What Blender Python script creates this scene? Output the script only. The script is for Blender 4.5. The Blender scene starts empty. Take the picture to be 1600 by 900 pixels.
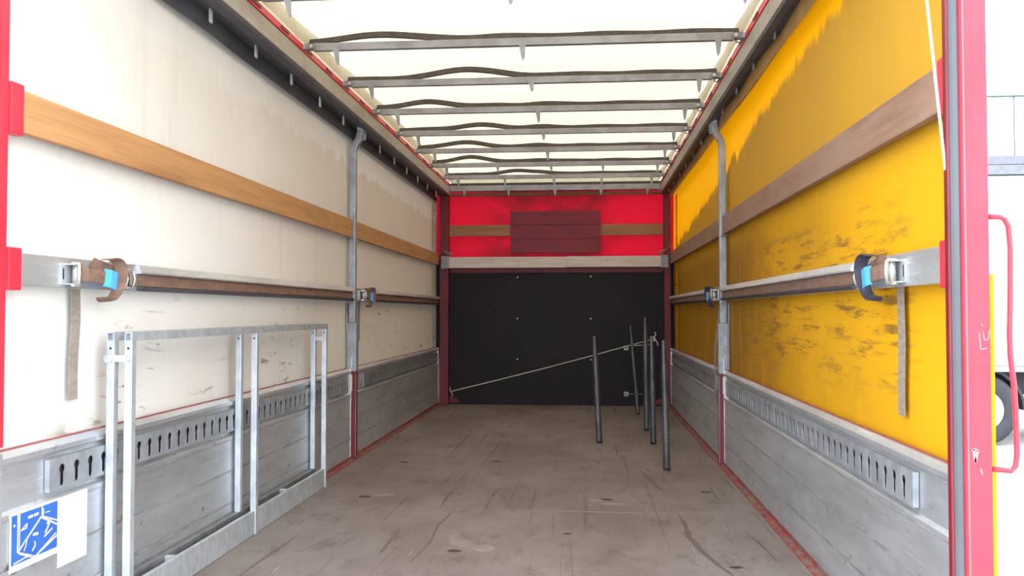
import bpy, bmesh, math, random
from mathutils import Vector, Matrix, noise as mnoise

# ------------------------------------------------------------------ camera, sky, exposure
random.seed(7)
S = bpy.context.scene
COL = S.collection
F_PX, CAM = 1350.0, Vector((0.334, 0.0, 1.006))
YAW, PITCH = math.radians(4.867), math.radians(1.570)
cam_d = bpy.data.cameras.new('camera')
cam_d.sensor_fit = 'HORIZONTAL'
cam_d.sensor_width = 36.0
cam_d.lens = 36.0 * F_PX / 1600.0
cam_d.clip_start = 0.05
cam_d.clip_end = 300
cam = bpy.data.objects.new('camera', cam_d)
COL.objects.link(cam)
cam.location = CAM
cam.rotation_euler = (math.pi / 2 + PITCH, 0, YAW)
S.camera = cam

world = bpy.data.worlds.new('overcast_sky')
S.world = world
world.use_nodes = True
bg = world.node_tree.nodes['Background']
bg.inputs[0].default_value = (0.93, 0.985, 1.035, 1)
bg.inputs[1].default_value = 1.0
S.view_settings.view_transform = 'Standard'
S.view_settings.look = 'None'
S.view_settings.gamma = 1.0
S.view_settings.use_curve_mapping = False
S.view_settings.exposure = 2.72

# ------------------------------------------------------------------ the place's main planes
XL, XR = -1.25, 1.23            # inner faces of the dropsides
Y_REAR, Y_MID, Y_FRONT = 2.25, 5.80, 9.35
Z_DROP = 0.62


# ------------------------------------------------------------------ materials
class Mat:
    def __init__(self, name):
        self.m = bpy.data.materials.new(name)
        self.m.use_nodes = True
        self.t = self.m.node_tree
        self.b = self.t.nodes['Principled BSDF']
        self.out = self.t.nodes['Material Output']
        self._pos = None

    def n(self, typ, **kw):
        nd = self.t.nodes.new(typ)
        for k, v in kw.items():
            setattr(nd, k, v)
        return nd

    def link(self, a, b):
        self.t.links.new(a, b)

    def pos(self, scale=(1, 1, 1)):
        if self._pos is None:
            self._pos = self.n('ShaderNodeNewGeometry').outputs['Position']
        mp = self.n('ShaderNodeVectorMath', operation='MULTIPLY')
        self.link(self._pos, mp.inputs[0])
        mp.inputs[1].default_value = scale
        return mp.outputs[0]

    def axis(self, i):
        self.pos()
        s = self.n('ShaderNodeSeparateXYZ')
        self.link(self._pos, s.inputs[0])
        return s.outputs[i]

    def noise(self, scale=(1, 1, 1), detail=4, rough=.6, dist=0.0):
        t = self.n('ShaderNodeTexNoise')
        t.inputs['Scale'].default_value = 1.0
        t.inputs['Detail'].default_value = detail
        t.inputs['Roughness'].default_value = rough
        t.inputs['Distortion'].default_value = dist
        self.link(self.pos(scale), t.inputs['Vector'])
        return t.outputs['Fac']

    def ramp(self, v, a, b, lo=0.0, hi=1.0):
        r = self.n('ShaderNodeMapRange')
        r.interpolation_type = 'SMOOTHSTEP'
        self.link(v, r.inputs[0])
        for i, q in enumerate((a, b, lo, hi)):
            r.inputs[i + 1].default_value = q
        return r.outputs[0]

    def math(self, op, a, b=None):
        r = self.n('ShaderNodeMath', operation=op)
        for i, q in enumerate((a, b)):
            if q is None:
                continue
            if isinstance(q, (int, float)):
                r.inputs[i].default_value = q
            else:
                self.link(q, r.inputs[i])
        return r.outputs[0]

    def mix(self, fac, a, b):
        r = self.n('ShaderNodeMix', data_type='RGBA')
        if isinstance(fac, (int, float)):
            r.inputs[0].default_value = fac
        else:
            self.link(fac, r.inputs[0])
        for i, q in ((6, a), (7, b)):
            if isinstance(q, tuple):
                r.inputs[i].default_value = (*q[:3], 1)
            else:
                self.link(q, r.inputs[i])
        return r.outputs[2]

    def color(self, c):
        if isinstance(c, tuple):
            self.b.inputs['Base Color'].default_value = (*c[:3], 1)
        else:
            self.link(c, self.b.inputs['Base Color'])

    def surf(self, rough=.6, metal=0.0, spec=.4):
        self.b.inputs['Roughness'].default_value = rough
        self.b.inputs['Metallic'].default_value = metal
        self.b.inputs['Specular IOR Level'].default_value = spec

    def bump(self, h, strength=.3, dist=.01):
        b = self.n('ShaderNodeBump')
        b.inputs['Strength'].default_value = strength
        b.inputs['Distance'].default_value = dist
        self.link(h, b.inputs['Height'])
        self.link(b.outputs[0], self.b.inputs['Normal'])
        return b.outputs[0]

    def translucent(self, fac, col, normal=None):
        tr = self.n('ShaderNodeBsdfTranslucent')
        if isinstance(col, tuple):
            tr.inputs[0].default_value = (*col[:3], 1)
        else:
            self.link(col, tr.inputs[0])
        mx = self.n('ShaderNodeMixShader')
        if isinstance(fac, (int, float)):
            mx.inputs[0].default_value = fac
        else:
            self.link(fac, mx.inputs[0])
        self.link(self.b.outputs[0], mx.inputs[1])
        self.link(tr.outputs[0], mx.inputs[2])
        self.link(mx.outputs[0], self.out.inputs[0])


M = {}


def worn(name, c1, c2, scale=(6, 6, 6), rough=.55, metal=0.0, spots=None, spot_at=(.62, .7), bump=.15, spec=.4):
    """two-tone worn surface with optional spots of a third colour"""
    m = Mat(name)
    a = m.mix(m.ramp(m.noise(scale, 6, .65), .35, .65), c1, c2)
    if spots:
        a = m.mix(m.ramp(m.noise(tuple(s * 3.1 for s in scale), 5, .7), *spot_at), a, spots)
    m.color(a)
    m.surf(rough, metal, spec)
    if bump:
        m.bump(m.noise(tuple(s * 6 for s in scale), 3), bump, .004)
    M[name] = m.m
    return m


def plain(name, c, rough=.6, metal=0.0):
    m = Mat(name)
    f = m.noise((9, 9, 9), 4)
    m.color(m.mix(m.ramp(f, .3, .7), tuple(q * .88 for q in c), tuple(min(1, q * 1.1) for q in c)))
    m.surf(rough, metal)
    M[name] = m.m


# aluminium dropsides: scratched along their length, dull
def make_aluminium():
    m = Mat('dull_aluminium')
    a = m.mix(m.ramp(m.noise((3, 1.2, 5), 6, .7), .35, .68), (.62, .655, .70), (.46, .485, .52))
    a = m.mix(m.ramp(m.noise((40, 3, 90), 5, .6), .60, .72), a, (.72, .75, .79))
    a = m.mix(m.ramp(m.noise((9, 6, 9), 6, .75, .5), .60, .74), a, (.15, .13, .125))
    m.color(a)
    m.surf(.48, .8, .4)
    m.bump(m.noise((30, 4, 60), 4), .12, .003)
    M['alu'] = m.m
    m = Mat('bright_aluminium_edge')
    m.color(m.mix(m.ramp(m.noise((8, 8, 8), 5), .35, .65), (.5, .5, .5), (.34, .335, .33)))
    m.surf(.42, .6)
    M['alu_edge'] = m.m


make_aluminium()
worn('galv', (.56, .61, .66), (.44, .485, .53), (22, 22, 14), .42, .55, (.60, .63, .66), (.6, .7), .08)
worn('galv_dark', (.26, .27, .29), (.18, .18, .19), (14, 14, 14), .5, .5, (.09, .075, .065), (.62, .72), .1)
worn('post_steel', (.33, .355, .39), (.235, .25, .275), (12, 12, 9), .5, .4, (.10, .09, .085), (.64, .75), .1)
worn('beam_paint', (.40, .37, .32), (.30, .275, .24), (2.2, 2.2, 5), .6, .2, (.2, .18, .16), (.62, .75), .1)
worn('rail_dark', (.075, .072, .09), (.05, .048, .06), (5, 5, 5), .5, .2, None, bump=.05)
worn('bow_steel', (.30, .31, .33), (.22, .22, .235), (6, 9, 9), .45, .5, None, bump=.06)
worn('webbing_dark', (.075, .065, .06), (.045, .04, .038), (30, 30, 30), .85, 0, None, bump=.3)
worn('red_paint', (.62, .030, .052), (.55, .022, .042), (5, 5, 3), .42, 0, (.60, .10, .11), (.68, .8), .05)
worn('red_dark', (.155, .008, .018), (.105, .007, .014), (5, 5, 3), .5, 0, (.09, .02, .03), (.6, .75), .05)
worn('red_strip', (.23, .032, .034), (.165, .028, .03), (7, 5, 7), .6, 0, (.16, .12, .10), (.44, .60), .1)
worn('rubber', (.072, .080, .094), (.058, .064, .074), (4, 4, 2), .55, 0, (.16, .17, .18), (.72, .8), .05)
worn('bulkhead', (.0075, .0055, .0095), (.012, .006, .009), (2, 2, 3), .55, 0, (.04, .02, .028), (.70, .80), .06, .2)
worn('slate_flap', (.060, .064, .075), (.040, .042, .052), (3, 2.5, 3), .7, 0, None, bump=.1)
worn('strap_brown', (.20, .115, .080), (.13, .085, .065), (5, 9, 30), .85, 0, (.26, .20, .13), (.58, .7), .3)
worn('strap_tail', (.27, .235, .20), (.21, .18, .155), (20, 20, 60), .9, 0, None, bump=.5)
worn('strap_navy', (.045, .045, .065), (.03, .03, .045), (20, 20, 20), .8, 0, None, bump=.3)
plain('label_blue', (.07, .34, .74), .5)
plain('chrome', (.62, .62, .60), .28, .85)
worn('ratchet_zinc', (.55, .55, .50), (.42, .42, .40), (20, 20, 20), .38, .7, (.2, .19, .17), (.65, .75), .1)
worn('grey_board', (.60, .565, .53), (.48, .44, .415), (2, 20, 24), .8, 0, (.12, .09, .08), (.62, .72), .15)
worn('red_board', (.20, .011, .028), (.14, .010, .021), (3, 8, 14), .55, 0, (.07, .02, .02), (.58, .7), .1)
plain('cord_grey', (.42, .40, .38), .8)
plain('gasket_red', (.26, .07, .07), .7)
plain('joint_dust', (.21, .185, .17), .8)
plain('rope_white', (.75, .74, .74), .8)
plain('white_sticker', (.80, .82, .82), .5)
plain('sticker_blue', (.03, .11, .43), .45)
plain('screw', (.62, .6, .58), .4, .5)
plain('dark_hole', (.02, .018, .016), .9)
plain('skid', (.105, .085, .08), .7)
plain('pit_wood', (.045, .03, .024), .9)
plain('hem_screw', (.05, .03, .02), .6, .3)
worn('pole_steel', (.105, .105, .115), (.06, .06, .068), (14, 14, 6), .42, .55, (.26, .26, .26), (.62, .74), .1)
plain('tyre', (.035, .037, .045), .85)
plain('wheel_rim', (.55, .57, .6), .4, .3)
plain('trailer_white', (.46, .47, .475), .5)
plain('trailer_grey', (.14, .145, .18), .5)
plain('chassis', (.022, .022, .026), .8)
plain('house_panel', (.30, .345, .345), .7)
plain('house_edge', (.20, .23, .235), .7)
plain('edge_pink', (.40, .11, .12), .6)
plain('scratch_pale', (.52, .22, .23), .7)


def make_wood(key, c1, c2, knot, axis=1, dust=None):
    m = Mat(key)
    sc = [55, 55, 55]
    sc[axis] = 2.2
    g = m.noise(tuple(sc), 5, .6, .6)
    a = m.mix(m.ramp(g, .35, .68), c1, c2)
    sc2 = [9, 9, 9]
    sc2[axis] = 1.1
    a = m.mix(m.ramp(m.noise(tuple(sc2), 4, .6), .50, .75, 0, .7), a, knot)
    v = m.n('ShaderNodeTexVoronoi')
    sv = [9, 9, 9]
    sv[axis] = 3.6
    v.inputs['Scale'].default_value = 1
    m.link(m.pos(tuple(sv)), v.inputs['Vector'])
    a = m.mix(m.ramp(v.outputs['Distance'], .02, .10, .75, 0), a, tuple(q * .55 for q in knot))
    if dust:
        a = m.mix(m.ramp(m.noise((5, 2, 6), 5, .65), .40, .62, 0, .8), a, dust)
    m.color(a)
    m.surf(.7)
    m.bump(g, .15, .003)
    M[key] = m.m


make_wood('wood_left', (.44, .235, .095), (.36, .185, .075), (.25, .115, .045))
make_wood('wood_right', (.255, .145, .095), (.20, .115, .08), (.14, .08, .055), dust=(.25, .17, .125))
make_wood('wood_front', (.32, .165, .085), (.26, .13, .065), (.19, .09, .045), axis=0)


def make_floor():
    m = Mat('plywood_floor')
    base = m.mix(m.ramp(m.noise((1.6, .9, 1), 5, .65), .32, .68), (.145, .118, .110), (.20, .176, .170))
    base = m.mix(m.ramp(m.noise((7, 3.5, 1), 6, .75, .4), .50, .72, 0, .65), base, (.088, .066, .060))
    # longitudinal wheel marks and scratches
    base = m.mix(m.ramp(m.noise((26, .7, 1), 4, .6, .5), .60, .70, 0, .75), base, (.088, .066, .057))
    base = m.mix(m.ramp(m.noise((75, 2.6, 1), 4, .65, .8), .665, .73, 0, .6), base, (.38, .34, .315))
    # crosswise grain of the boards, pale dust, chips
    base = m.mix(m.ramp(m.noise((2.2, 60, 1), 4, .6), .58, .75, 0, .35), base, (.30, .265, .245))
    base = m.mix(m.ramp(m.noise((16, 16, 1), 7, .8), .66, .72, 0, .75), base, (.40, .36, .33))
    base = m.mix(m.ramp(m.noise((13, 11, 3), 7, .8), .685, .72, 0, .8), base, (.04, .03, .026))
    m.color(base)
    m.surf(.72, 0, .25)
    m.bump(m.noise((20, 8, 1), 6, .7), .25, .004)
    M['floor'] = m.m


make_floor()


def make_tarps():
    # ceiling tarpaulin
    m = Mat('roof_tarp')
    f = m.noise((1.1, 2.3, 1), 4, .5, .5)
    c = m.mix(m.ramp(f, .3, .7), (.78, .765, .70), (.73, .71, .63))
    c = m.mix(m.ramp(m.noise((9, 9, 9), 6, .75), .66, .76, 0, .4), c, (.45, .42, .36))
    m.color(c)
    m.surf(.7, 0, .2)
    m.translucent(.235, m.mix(.7, c, (.93, .71, .45)))
    M['tarp_roof'] = m.m
    m = Mat('roof_tarp_double')
    c = m.mix(m.ramp(m.noise((5, 3, 5), 5, .6), .35, .65), (.60, .575, .46), (.52, .49, .38))
    m.color(c)
    m.surf(.75, 0, .2)
    m.translucent(.13, c)
    M['tarp_skirt'] = m.m
    # left curtain, white with grime
    m = Mat('white_tarp')
    z = m.axis(2)
    y = m.axis(1)
    c = m.mix(m.ramp(m.noise((1, .7, 1.1), 5, .55), .35, .7), (.66, .655, .64), (.60, .585, .55))
    # grimy below a ragged line, cleaner above; deepened inwards as painted shade
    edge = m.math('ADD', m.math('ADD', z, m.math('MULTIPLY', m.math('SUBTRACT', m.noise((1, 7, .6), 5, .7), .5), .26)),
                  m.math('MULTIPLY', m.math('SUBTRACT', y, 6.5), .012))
    grime_shade = m.math('MULTIPLY', m.ramp(edge, 1.99, 2.03, 1, 0), m.ramp(y, 3.2, 6.4, .10, .5))
    c = m.mix(grime_shade, c, (.46, .385, .30))
    c = m.mix(m.ramp(m.noise((3, 11, .9), 4, .6), .52, .75, 0, .25), c, (.45, .40, .33))
    # dark scuffs low down by the rear end, along the length
    sc = m.math('MULTIPLY', m.ramp(m.noise((4, 5, 26), 6, .72, .6), .57, .66), m.ramp(z, .95, 1.12, 1, .05))
    sc = m.math('MULTIPLY', sc, m.ramp(m.noise((1, 1.8, 2.2), 2, .5), .42, .56))
    c = m.mix(sc, c, (.22, .20, .165))
    c = m.mix(m.math('MULTIPLY', m.ramp(m.noise((6, 9, 13), 6, .75, .4), .69, .75), .7), c, (.30, .27, .22))
    m.color(c)
    m.surf(.6, 0, .25)
    m.bump(m.noise((1, 2.2, 1.6), 4, .5, .6), .35, .03)
    m.translucent(.02, c)
    M['tarp_white'] = m.m
    # right curtain, yellow
    m = Mat('yellow_tarp')
    z = m.axis(2)
    y = m.axis(1)
    c = m.mix(m.ramp(m.noise((1, .7, 1.1), 5, .55), .35, .7), (.64, .33, .003), (.58, .285, .003))
    line = m.math('ADD', z, m.math('MULTIPLY', y, .087))
    line = m.math('ADD', line, m.math('MULTIPLY', m.math('SUBTRACT', m.noise((1, 4.5, .8), 5, .7), .5), .34))
    dust = m.math('MULTIPLY', m.ramp(line, 2.43, 2.49, 1, 0), m.ramp(z, 1.40, 1.66, .28, .85))
    dust = m.math('MULTIPLY', dust, m.ramp(m.noise((1, 2, 1.6), 5, .6), .2, .6, .55, 1))
    c = m.mix(dust, c, (.40, .235, .04))
    # brown grime rubbed in at loading height; its growth with depth paints shade
    gr_shade = m.math('MULTIPLY', m.ramp(z, 1.35, 1.62, 1, 0), m.ramp(m.math('ADD', y, m.math('MULTIPLY', m.noise((1, 1.3, 1.5), 5, .65), 3.0)), 4.3, 7.4, 0, .88))
    c = m.mix(gr_shade, c, (.17, .085, .022))
    # black rub marks along the length, around the strap batten
    s1 = m.ramp(m.noise((3, 2.4, 24), 7, .75, .25), .49, .61)
    s1 = m.math('MULTIPLY', s1, m.ramp(z, 1.28, 1.42, 1, 0))
    s1 = m.math('MULTIPLY', s1, m.ramp(z, .66, .86, 0, 1))
    s1 = m.math('MULTIPLY', s1, m.ramp(y, 2.45, 2.75, 0, 1))
    s1 = m.math('MULTIPLY', s1, m.ramp(y, 4.6, 6.4, 1, .15))
    s1 = m.math('MULTIPLY', s1, m.ramp(m.noise((2, 2.4, 4.2), 3, .55), .36, .52))
    c = m.mix(m.math('MULTIPLY', s1, .85), c, (.15, .085, .03))
    c = m.mix(m.ramp(m.noise((3, 12, .9), 4, .6), .55, .75, 0, .3), c, (.60, .30, .02))
    m.color(c)
    m.surf(.6, 0, .03)
    m.bump(m.noise((1, 2.2, 1.6), 4, .5, .6), .35, .03)
    m.translucent(m.math('ADD', m.math('MULTIPLY', m.ramp(line, 2.43, 2.49, 0, 1), .15), .012), (.90, .37, .002))
    M['tarp_yellow'] = m.m
    m = Mat('yellow_flap')
    c = m.mix(m.ramp(m.noise((4, 6, 3), 5, .65), .35, .68), (.30, .175, .045), (.21, .125, .04))
    m.color(c)
    m.surf(.7)
    m.translucent(.10, c)
    M['flap_yellow'] = m.m
    m = Mat('orange_hem')
    m.color(m.mix(m.ramp(m.noise((6, 6, 3), 3), .3, .7), (.90, .34, .012), (.86, .30, .012)))
    m.surf(.5)
    m.translucent(.30, (.9, .33, .012))
    M['hem_orange'] = m.m
    # red front tarpaulin
    m = Mat('red_tarp')
    c = m.mix(m.ramp(m.noise((1.4, 1, 2.4), 5, .6), .38, .72), (.74, .010, .040), (.56, .012, .032))
    x = m.axis(0)
    mid_dark = m.math('MULTIPLY', m.ramp(m.noise((2.2, 1, 2.6), 5, .65), .30, .62), m.ramp(m.math('ABSOLUTE', x), .45, .98, .85, 0))  # duller red towards the middle, broken up by noise
    c = m.mix(mid_dark, c, (.20, .016, .024))
    m.color(c)
    m.surf(.6, 0, .08)
    m.translucent(.095, c)
    M['tarp_red'] = m.m
    # ground outside
    m = Mat('concrete_yard')
    c = m.mix(m.ramp(m.noise((.6, .6, .6), 6, .65), .35, .65), (.46, .46, .45), (.40, .40, .39))
    c = m.mix(m.ramp(m.noise((5, 5, 5), 6, .75), .70, .76), c, (.15, .14, .12))
    m.color(c)
    m.surf(.85)
    M['yard'] = m.m


make_tarps()


# ------------------------------------------------------------------ mesh helpers
class MB:
    """collects shapes in world coordinates; build() makes one mesh object"""

    def __init__(self):
        self.v, self.f, self.smooth = [], [], []

    def add(self, vs, fs, smooth=False):
        o = len(self.v)
        self.v += [tuple(p) for p in vs]
        self.f += [tuple(i + o for i in q) for q in fs]
        self.smooth += [smooth] * len(fs)
        return self

    def box(self, x0, x1, y0, y1, z0, z1):
        x0, x1 = sorted((x0, x1)); y0, y1 = sorted((y0, y1)); z0, z1 = sorted((z0, z1))
        vs = [(x, y, z) for x in (x0, x1) for y in (y0, y1) for z in (z0, z1)]
        return self.add(vs, [(0, 1, 3, 2), (4, 6, 7, 5), (0, 4, 5, 1), (2, 3, 7, 6), (0, 2, 6, 4), (1, 5, 7, 3)])

    def prism(self, prof, axis, a0, a1):
        """profile of (u, v) swept along an axis; 0: (y,z), 1: (x,z), 2: (x,y)"""
        def P(u, v, a):
            return {0: (a, u, v), 1: (u, a, v), 2: (u, v, a)}[axis]
        n = len(prof)
        vs = [P(u, v, a0) for u, v in prof] + [P(u, v, a1) for u, v in prof]
        fs = [(i, (i + 1) % n, n + (i + 1) % n, n + i) for i in range(n)] + [tuple(range(n))[::-1], tuple(range(n, 2 * n))]
        return self.add(vs, fs)

    def tube(self, pts, r, n=8, cap=True, smooth=True):
        pts = [Vector(p) for p in pts]
        rr = r if isinstance(r, (list, tuple)) else [r] * len(pts)
        vs = []
        up = None
        for i, p in enumerate(pts):
            t = (pts[min(i + 1, len(pts) - 1)] - pts[max(i - 1, 0)]).normalized()
            if up is None:
                up = t.orthogonal().normalized()
            up = (up - t * up.dot(t)).normalized()
            w = t.cross(up)
            for k in range(n):
                a = 2 * math.pi * k / n
                vs.append(p + (up * math.cos(a) + w * math.sin(a)) * rr[i])
        fs = [(i * n + k, i * n + (k + 1) % n, (i + 1) * n + (k + 1) % n, (i + 1) * n + k)
              for i in range(len(pts) - 1) for k in range(n)]
        self.add(vs, fs, smooth)
        if cap:
            L = (len(pts) - 1) * n
            self.add(vs[:n], [tuple(range(n))[::-1]])
            self.add(vs[L:], [tuple(range(n))])
        return self

    def cyl(self, a, b, r, n=12):
        return self.tube([a, b], r, n)

    def ribbon(self, pts, wid, th):
        """flat band through pts; wid: width vector (or one for each point), th: thickness"""
        pts = [Vector(p) for p in pts]
        ws = [Vector(w) for w in wid] if isinstance(wid[0], (tuple, list, Vector)) else [Vector(wid)] * len(pts)
        vs = []
        for i, p in enumerate(pts):
            t = (pts[min(i + 1, len(pts) - 1)] - pts[max(i - 1, 0)]).normalized()
            nrm = t.cross(ws[i]).normalized() * th / 2
            h = ws[i] / 2
            vs += [p - h - nrm, p + h - nrm, p + h + nrm, p - h + nrm]
        fs = [(i * 4 + k, i * 4 + (k + 1) % 4, i * 4 + 4 + (k + 1) % 4, i * 4 + 4 + k) for i in range(len(pts) - 1) for k in range(4)]
        L = len(vs) - 4
        return self.add(vs, fs + [(3, 2, 1, 0), (L, L + 1, L + 2, L + 3)])

    def grid(self, fn, nu, nv, smooth=True):
        vs = [fn(i / nu, j / nv) for i in range(nu + 1) for j in range(nv + 1)]
        fs = [(i * (nv + 1) + j, (i + 1) * (nv + 1) + j, (i + 1) * (nv + 1) + j + 1, i * (nv + 1) + j + 1)
              for i in range(nu) for j in range(nv)]
        return self.add(vs, fs, smooth)

    def build(self, name, mat, parent=None, origin=None, bevel=0.0, sheet=False):
        org = Vector(parent_origin(parent)) if parent is not None else Vector(origin or (0, 0, 0))
        me = bpy.data.meshes.new(name)
        me.from_pydata([tuple(Vector(p) - org) for p in self.v], [], self.f)
        me.polygons.foreach_set('use_smooth', self.smooth)
        if not sheet:
            bm = bmesh.new()
            bm.from_mesh(me)
            bmesh.ops.remove_doubles(bm, verts=bm.verts, dist=1e-6)
            bmesh.ops.recalc_face_normals(bm, faces=bm.faces)
            if bevel:
                es = [e for e in bm.edges if len(e.link_faces) == 2 and e.calc_face_angle(0) > .9]
                bmesh.ops.bevel(bm, geom=es, offset=bevel, segments=2, affect='EDGES', profile=.6, clamp_overlap=True)
            bm.to_mesh(me)
            bm.free()
        me.materials.append(M[mat])
        o = bpy.data.objects.new(name, me)
        COL.objects.link(o)
        if parent is not None:
            o.parent = parent
        else:
            o.location = org
        return o


ORG = {}


def parent_origin(p):
    o = Vector((0, 0, 0))
    while p is not None:
        o += Vector(p.location)
        p = p.parent
    return o


def tag(o, label=None, cat=None, group=None, kind=None):
    for k, v in (('label', label), ('category', cat), ('group', group), ('kind', kind)):
        if v:
            o[k] = v
    return o


def thing(name, loc, label, cat, group=None, kind=None):
    o = bpy.data.objects.new(name, None)
    COL.objects.link(o)
    o.location = loc
    o.empty_display_size = .1
    return tag(o, label, cat, group, kind)


def copy_part(o, parent, loc=None):
    c = o.copy()
    COL.objects.link(c)
    c.parent = parent
    if loc is not None:
        c.location = loc
    return c


def SX(s, d):
    """x at distance d inward from the dropside face; s = -1 left, +1 right"""
    return XL + d if s < 0 else XR - d


def wob(y, z, amp, k=0.0):
    return amp * mnoise.noise(Vector((y * .9 + k, z * 1.3, k)))


# ------------------------------------------------------------------ ground outside
g = MB().grid(lambda u, v: (-60 + 140 * u, -30 + 110 * v, -1.0), 4, 4)
tag(g.build('ground', 'yard', sheet=True), 'pale concrete yard outside the truck', 'ground', kind='structure')

# ------------------------------------------------------------------ floor
fl = MB().box(XL - .06, XR + .06, Y_REAR - .05, Y_FRONT + .1, -.16, -.03).build('floor', 'pit_wood', origin=(0, Y_REAR, -.16))
tag(fl, 'scuffed brown plywood load floor of the truck body', 'floor', kind='structure')
joints = [Y_REAR - .05, 2.79, 4.39, 5.99, 7.59, Y_FRONT + .02]
for a, b in zip(joints, joints[1:]):
    MB().box(XL - .02, XR + .02, a + .002, b - .002, -.03, 0).build('panel', 'floor', fl, bevel=.002)
for k, (x, y, w) in enumerate([(-.218, 3.628, .030), (.444, 4.677, .032), (-.865, 4.645, .034), (-.876, 5.72, .03),
                               (-.268, 5.806, .034), (1.0, 4.922, .03), (.921, 3.488, .026), (.25, 3.95, .018)]):
    n = 14
    prof = [(x + w * math.cos(2 * math.pi * i / n), y + w * (.6 + .3 * mnoise.noise(Vector((i * .8, k, 0)))) * math.sin(2 * math.pi * i / n)) for i in range(n)]
    rec = MB().prism(prof, 2, .0002, .0016).build('lashing_recess', 'pit_wood', fl)
for y, x0, x1 in ((4.39, -.02, .62), (5.99, -.05, .55)):
    MB().box(x0, x1, y - .005, y + .004, .0004, .0014).build('joint_strip', 'joint_dust', fl)

for k, (x, y, a, b) in enumerate([(.40, 4.66, .055, .03), (.47, 4.58, .07, .025), (.56, 4.70, .05, .02), (-.77, 4.70, .06, .03), (-.21, 3.75, .05, .05), (-.10, 3.68, .045, .05)]):
    n = 16
    prof = [(x + a * (1 + .25 * mnoise.noise(Vector((math.cos(q), math.sin(q), k)) * 1.7)) * math.cos(q), y + b * (1 + .3 * mnoise.noise(Vector((k, math.cos(q), math.sin(q))) * 1.7)) * math.sin(q))
            for q in [2 * math.pi * i / n for i in range(n)]]
    MB().prism(prof, 2, .0001, .0007).build('worn_patch', 'joint_dust', fl)
for pts, w in (([(.68, 5.55), (.71, 5.30), (.74, 5.05), (.77, 4.92)], .030), ([(.72, 5.62), (.73, 5.5)], .02), ([(.79, 4.40), (.80, 4.15), (.79, 3.95), (.82, 3.70), (.86, 3.50), (.90, 3.36)], .022),
               ([(-.33, 4.40), (-.36, 4.05), (-.345, 3.75), (-.37, 3.45)], .009), ([(1.06, 4.05), (1.09, 3.8), (1.10, 3.6)], .012)):
    n = len(pts)
    fine = []
    for i in range(n - 1):
        for j in range(4):
            fine.append(Vector(pts[i]).lerp(Vector(pts[i + 1]), j / 4))
    fine.append(Vector(pts[-1]))
    L_, R_s = [], []
    for i, p in enumerate(fine):
        hw = w / 2 * (1 - abs(2 * i / (len(fine) - 1) - 1) ** 3) * (1 + .5 * mnoise.noise(Vector((p.x * 9, p.y * 9, 0)))) + .001
        L_.append((p.x - hw, p.y)); R_s.append((p.x + hw, p.y))
    m = MB()
    q = len(fine)
    m.add([(x, y, .0008) for x, y in L_] + [(x, y, .0008) for x, y in R_s] + [(x, y, .0001) for x, y in L_] + [(x, y, .0001) for x, y in R_s],
          [(i, i + 1, q + i + 1, q + i) for i in range(q - 1)] + [(i, 2 * q + i, 2 * q + i + 1, i + 1) for i in range(q - 1)] + [(q + i, q + i + 1, 3 * q + i + 1, 3 * q + i) for i in range(q - 1)])
    m.build('skid_mark', 'skid', fl)

# red angle strips between floor and dropsides
for i, s in enumerate((-1, 1)):
    m = MB()
    m.prism([(SX(s, 0), 0), (SX(s, .034), 0), (SX(s, .030), .006), (SX(s, .006), .012), (SX(s, .004), .03), (SX(s, 0), .03)],
            1, Y_REAR, Y_FRONT - .1)
    tag(m.build('trim_%d' % (i + 1), 'red_strip', origin=(SX(s, 0), Y_REAR, 0)),
        ('worn red steel strip along the floor below the white curtain side', 'worn red steel strip along the floor below the yellow curtain side')[i],
        'trim', kind='structure')

# ------------------------------------------------------------------ curtains (side walls)
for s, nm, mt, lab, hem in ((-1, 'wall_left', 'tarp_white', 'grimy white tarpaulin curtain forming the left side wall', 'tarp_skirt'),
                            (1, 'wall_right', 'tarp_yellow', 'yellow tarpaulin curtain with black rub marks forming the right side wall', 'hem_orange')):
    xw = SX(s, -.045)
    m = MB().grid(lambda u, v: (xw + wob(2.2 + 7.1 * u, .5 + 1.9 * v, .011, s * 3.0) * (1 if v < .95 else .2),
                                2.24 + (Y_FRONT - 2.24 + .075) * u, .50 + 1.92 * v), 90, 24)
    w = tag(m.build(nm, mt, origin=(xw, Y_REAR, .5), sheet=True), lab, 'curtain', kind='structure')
    # front hem with eyelet screws
    yh = 9.13 if s < 0 else 8.90
    h = MB().box(SX(s, -.032), SX(s, -.029), yh - .05, yh + .06, .62, 2.2).build('hem_strip', hem, w)
    for z in (.72, .92, 1.28, 1.44, 1.75, 1.92, 2.08):
        MB().cyl((SX(s, -.0288), yh, z), (SX(s, -.026), yh, z), .012, 8).build('hem_screw', 'hem_screw', h)

# ------------------------------------------------------------------ ceiling
def roof_z(x, y):
    return 2.490 + .02 * (1 - (x / 1.15) ** 2) + .008 * math.sin(y * 2 * math.pi / .733) + .006 * mnoise.noise(Vector((x * 2, y * 2, 0)))

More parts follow.
